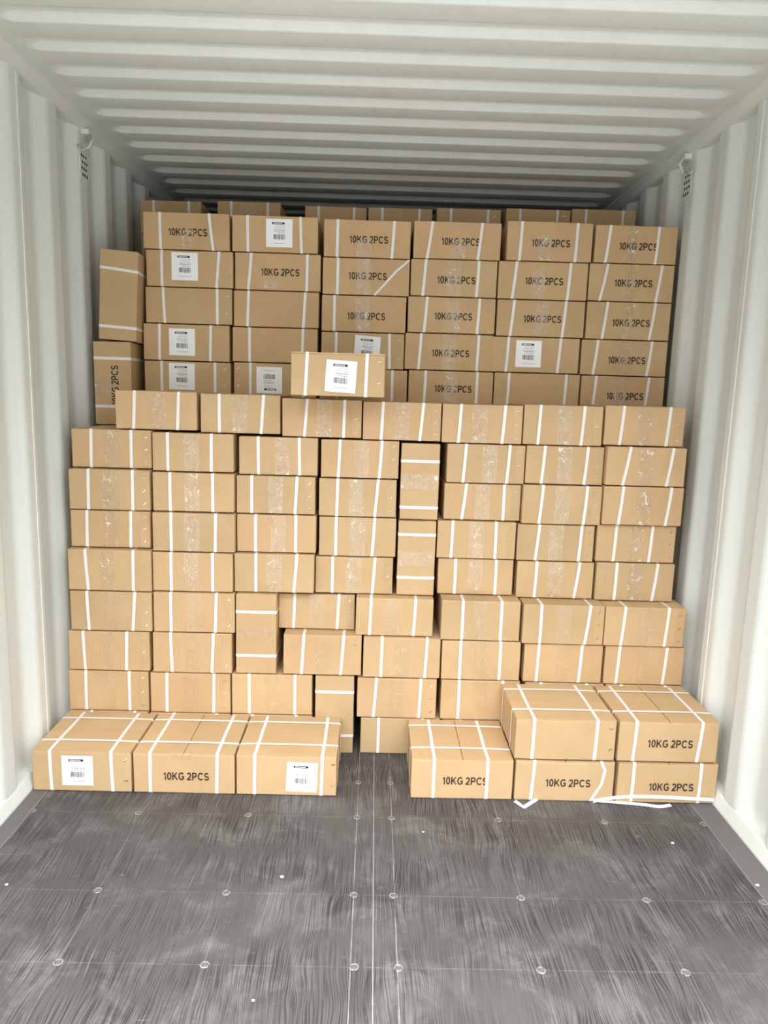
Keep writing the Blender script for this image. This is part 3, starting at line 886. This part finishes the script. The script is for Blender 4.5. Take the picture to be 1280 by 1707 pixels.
for key in 'HGFEDCBAT':
    zs = []
    ms = [measure(q[1], q[0]) for q in ROWS[key]]
    def lim(i):
        a = (ms[i - 1][1] + ms[i][0]) / 2 if i > 0 and ms[i - 1][1] > ms[i][0] - .001 else -9
        b = (ms[i][1] + ms[i + 1][0]) / 2 if i < len(ms) - 1 and ms[i][1] > ms[i + 1][0] - .001 else 9
        return a, b
    for i, (Y, px, s) in enumerate(ROWS[key]):
        x0, x1, z0, z1 = measure(px, Y)
        sup = None
        if key == 'H': sup = 0.0
        else:
            # rest on whatever box underneath overlaps most of the width
            best = 0
            for (a0, a1, zt) in tops['all']:
                ov = min(x1, a1) - max(x0, a0)
                if ov > .04 and abs(zt - z0) < .03 and (sup is None or zt > sup): sup = zt
        s = {k: v for k, v in s.items() if v is not None}
        s['flat_tape'] = key in 'EFGH'
        kind = 'stapled taped' if s.get('staples') else ('taped' if s.get('tape') else 'strapped')
        lb = '%s flat box, %s in the %s of front stack' % (kind, POS7[i], RN[key])
        if key == 'H': lb = 'strapped flat box, %s in the floor row of front stack' % POS7[i]
        zt = place_box(px, Y, LONG, lb, G_F, s, sup, xlim=lim(i))
        zs.append((x0, x1, zt))
    tops.setdefault('all', [])
    # the boxes stood on end belong between these rows
    UPR = {'G': [(2.595,(524,589.5,1127,1256),(.20,.767),'upright cardboard box on the floor beneath the eighth row, behind the front loose boxes')],
           'F': [(2.60,(392.3,461,990,1120),(.22,.77),'upright cardboard box between flat boxes in the lower left of the front stack')],
           'D': [(2.655,(662,726,868,988.5),(.18,.76),'lower of two upright cardboard boxes near the middle of the front stack')],
           'B': [(2.67,(667,732.5,738.6,865.5),(.23,.84),'upper of two upright cardboard boxes near the middle of the front stack')]}
    # rows G and H are spanned by one upright box, likewise E/F, C/D and A/B
    if key in UPR:
        for Y, px, st, lb in UPR[key]:
            x0, x1, z0, z1 = measure(px, Y)
            sup = 0.0 if key == 'G' else None
            if sup is None:
                for (a0, a1, zt) in tops['all']:
                    ov = min(x1, a1) - max(x0, a0)
                    if ov > .03 and abs(zt - z0) < .03 and (sup is None or zt > sup): sup = zt
            s = dict(straps=tuple((1 - q, 1 - q) for q in st), tape=(.5, .01, .99), flat_tape=key in 'GF')
            zt = place_box(px, Y, LONG, lb, G_F, s, sup, upright=True)
            zs.append((x0, x1, zt))
    tops['all'] += zs

#  two boxes on end against the left wall, on the second row of the front stack
zA = measure(ROWS['A'][0][1], ROWS['A'][0][0])[3]
YW = 2.945
x0, x1, z0, z1 = measure((157.5, 220, 573, 718), YW)
carton(((x0 + x1) / 2 - .008, YW + SHORT / 2, zA + .002), .146, SHORT, .328, 'lower upright box by the left wall, printed 10KG 2PCS sideways', 'boxes on end beside the left wall',
       straps=((.22, .22), (.80, .80)), text=(.48, .44), tape=(.45, .55, .99), upright=True, rz=.045)
x0, x1, z0, z1 = measure((160, 226, 420.5, 569), YW)
carton(((x0 + x1) / 2 - .010, YW + SHORT / 2, zA + .336), .145, SHORT, .344, 'upper upright plain box leaning by the left wall', 'boxes on end beside the left wall',
       straps=((.15, .145), (.80, .775)), upright=True, ry=0.048, rz=.075)

#  the loose box on top of the front stack
YR = 2.52
x0, x1, z0, z1 = measure((486.5, 643.5, 592, 658), YR)
zT = max(t[2] for t in tops['all'] if t[0] < -.05 and t[1] > -.4)
carton(((x0 + x1) / 2, YR + SHORT / 2, zT + .002), x1 - x0, SHORT, .147, 'single loose box with white barcode label lying on top of the front stack', None,
       straps=((.175, .155), (.81, .80)), lab=(.535, .46, .055), staples=(.94, 2), flaps='wide', rz=-.03)

#  loose boxes on the floor in front
YP = 2.292
DP = .302
G_P = 'loose cardboard boxes on the floor in front'
def loose(px, lb, zsup=0.0, Y=YP, **k):
    x0, x1, z0, z1 = measure(px, Y)
    x0 = max(x0, -1.172); x1 = min(x1, 1.185)
    hh = .146
    return carton(((x0 + x1) / 2, Y + DP / 2, zsup + .0018), x1 - x0 - .004, DP, hh, lb, G_P, **k)
CR = ((.25, .25), (.82, .82))
loose((47.5, 219.4, 1254, 1317.5), 'box with white barcode label on the floor at far left of the front row',
      straps=((.183, .19), (.80, .81)), lab=(.458, .52), staples=(.95, 2), flaps='wide', cross=CR)
loose((221.5, 391.8, 1259, 1323.5), 'box printed 10KG 2PCS on the floor between the two labelled boxes',
      straps=((.167, .165), (.83, .822)), text=(.523, .43), tape=(.48, .84, .98, .07), flaps='deep', cross=CR, tape_top=.06, flat_tape=True)
loose((393, 561.5, 1262, 1328), 'box with white barcode label on the floor, right end of the left trio',
      straps=((.185, .18), (.857, .85)), lab=(.655, .47, .03), staples=(.965, 2), flaps='wide', cross=CR)
loose((684.2, 855.3, 1269.5, 1336), 'box printed 10KG 2PCS on the floor just left of the right pile',
      straps=((.22, .22), (.747, .745)), text=(.53, .46), flaps='deep', cross=CR)
loose((857.5, 1024, 1269, 1334), 'lower left box of the right floor pile, printed 10KG 2PCS, with a slack strap',
      straps=((.187, .166), ((.865, 1), (.90, .8), (.875, .45), (.78, .02))), text=(.537, .46), flaps='deep', cross=CR)
loose((1028, 1198, 1274, 1338), 'lower right box of the right floor pile, printed 10KG 2PCS beside the wall',
      straps=((.155, .15), (.83, .825)), text=(.543, .41), flaps='deep', cross=CR)
loose((858, 1027, 1200.5, 1266), 'upper left box of the right floor pile, unprinted front', .1525,
      straps=((.18, .175), (.81, .80)), staples=(.95, 2), flaps='wide', cross=CR)
loose((1030, 1198, 1204, 1270), 'upper right box of the right floor pile, printed 10KG 2PCS beside the wall', .1525,
      straps=((.17, .155), (.83, .8)), text=(.52, .46), flaps='deep', cross=CR)

#  farthest row whose tops show above the shaded rear wall
YK = 3.46
K_PX = [(233.7,336,334,394),(362,468,336,396),(507.5,611,344,404),(612.8,720.6,346.6,406),(727,834.7,347.5,407),(842,950,348,407),(951.6,1058.8,349,408)]
k_bottom = []
for i, px in enumerate(K_PX):
    x0, x1, z0, z1 = measure(px, YK)
    k_bottom.append((x0, x1, z1 - .15))
    carton(((x0 + x1) / 2, YK + LONG / 2, z1 - .1485), x1 - x0 - .003, LONG, .147, 'dim cardboard box in the farthest row under the roof, %s of seven' % POS7[i],
           'dim boxes farthest back under the roof', straps=((.22, .22), (.8, .79)), tape=(.5, .01, .99) if i in (1,) else None, staples=(.9, 2) if i in (4, 5) else None)

#  boxes that carry the rear rows, wholly behind the front stack
def buried(w, d, h, seed):
    v, f = rounded_box(w, d, h, .0032, seed, n=(3, 3, 2))
    me = bpy.data.meshes.new('cardboard_box'); me.from_pydata(v, [], f); me.materials.append(M_CARD); me.update(); return me
def pillar(cols, Y, d, n, lb, grp):
    for (x0, x1, zt) in cols:
        h = zt / n
        me = buried(x1 - x0 - .004, d, h - .0015, int(x0 * 100))
        for k in range(n):
            o = bpy.data.objects.new('cardboard_box', me); col.objects.link(o)
            o.location = ((x0 + x1) / 2, Y + d / 2, k * h + .0004); tag(o, lb, 'box', grp)
pillar(u_bottom, YU, SHORT, 9, 'buried cardboard box carrying the shaded rear wall, hidden behind the front stack', 'buried boxes under the shaded rear wall')
pillar(k_bottom, YK, LONG, 14, 'buried cardboard box carrying the farthest row, hidden behind the rear wall', 'buried boxes under the farthest row')

# ------------------------------------------------------------------ loose straps and crumbs on the floor
def floor_pt(px, py, z=0.0):
    d = FWD + RIGHT * ((px - CXP) / FPX) + DOWN * ((py - CYP) / FPX)
    t = (z - EYE.z) / d.z
    return EYE + d * t
def smooth_path(P, n=6):
    out = []
    P = [Vector(p) for p in P]
    for i in range(len(P) - 1):
        p0, p1, p2, p3 = P[max(i - 1, 0)], P[i], P[i + 1], P[min(i + 2, len(P) - 1)]
        for k in range(n):
            t = k / n
            out.append(.5 * ((2 * p1) + (-p0 + p2) * t + (2 * p0 - 5 * p1 + 4 * p2 - p3) * t * t + (-p0 + 3 * p1 - 3 * p2 + p3) * t ** 3))
    out.append(P[-1]); return out
def loose_strap(P, up, label, n=6):
    Q = smooth_path(P, n) if n > 1 else [Vector(p) for p in P]
    base = Q[0].copy(); base.z = 0
    N, Wd = [], []
    for i, p in enumerate(Q):
        t = (Q[min(i + 1, len(Q) - 1)] - Q[max(i - 1, 0)]).normalized()
        u = Vector(up(i / (len(Q) - 1)))
        wd = t.cross(u).normalized(); N.append(wd.cross(t).normalized()); Wd.append(wd)
    v, f = ribbon([p - base for p in Q], N, Wd, .0125, .0009)
    o = mesh_obj('loose_strap', v, f, M_STRAP); o.location = base
    tag(o, label, 'strap', 'loose straps on the floor by the right pile'); return o
a, b, c = floor_pt(858, 1337), floor_pt(873, 1346.5), floor_pt(895, 1334.5)
a.z = .004; b.z = .002; c.z = .006
loose_strap([a, b, c], lambda t: (0, -.5, .85), 'short white strap bent to a V on the floor left of the slack strap', 1)
yq = YP - .006
def at(px, py, y=yq): return on_plane(px, py, y)
loose_strap([at(988, 1335.5), at(1010, 1331.5), at(1045, 1328), at(1090, 1328), at(1150, 1331), at(1190, 1333.5)],
            lambda t: (0, -1, .12), 'long white strap running across the foot of the lower right box')
p = [floor_pt(990, 1337.5), floor_pt(1030, 1339), floor_pt(1070, 1342), floor_pt(1098, 1345.5), floor_pt(1118, 1343.5)]
for q, z in zip(p, (.007, .003, .002, .002, .003)): q.z = z
loose_strap(p, lambda t: (0, -.25, 1), 'white strap end lying flat on the dark floor before the right pile')

def crumb(px, py, r, label):
    base = floor_pt(px, py)
    V, F = [], []
    n = 8
    for k, (rr, z) in enumerate(((1, 0), (1.05, .35), (.6, .7))):
        for i in range(n):
            an = 2 * math.pi * i / n
            s = r * rr * (1 + .3 * noise.noise(Vector((px * .1, i * 1.3, k))))
            V.append((s * math.cos(an) * 1.3, s * math.sin(an), z * r))
    for k in range(2):
        for i in range(n):
            j = (i + 1) % n; F.append((k * n + i, k * n + j, (k + 1) * n + j, (k + 1) * n + i))
    F.append(tuple(range(2 * n, 3 * n))); F.append(tuple(range(n - 1, -1, -1)))
    o = mesh_obj('chalk_crumb', V, F, M_CHALK); o.location = (base.x, base.y, .0003)
    tag(o, label, 'crumb', 'pale crumbs on the floor')
crumb(470, 1462, .0045, 'pale crumb on the dark floor left of the centre joint')
crumb(1121, 1405.5, .0040, 'pale crumb on the dark floor near the right pile')
crumb(11, 1475, .0036, 'pale crumb on the floor at the left edge of the photo')
crumb(705.5, 1387, .0028, 'tiny pale crumb on the floor just right of the centre joint')
crumb(1262, 1476, .0045, 'pale crumb beside the right wall strip, right edge of the photo')
crumb(422, 1668, .0030, 'tiny pale crumb nearest the camera at the bottom of the photo')
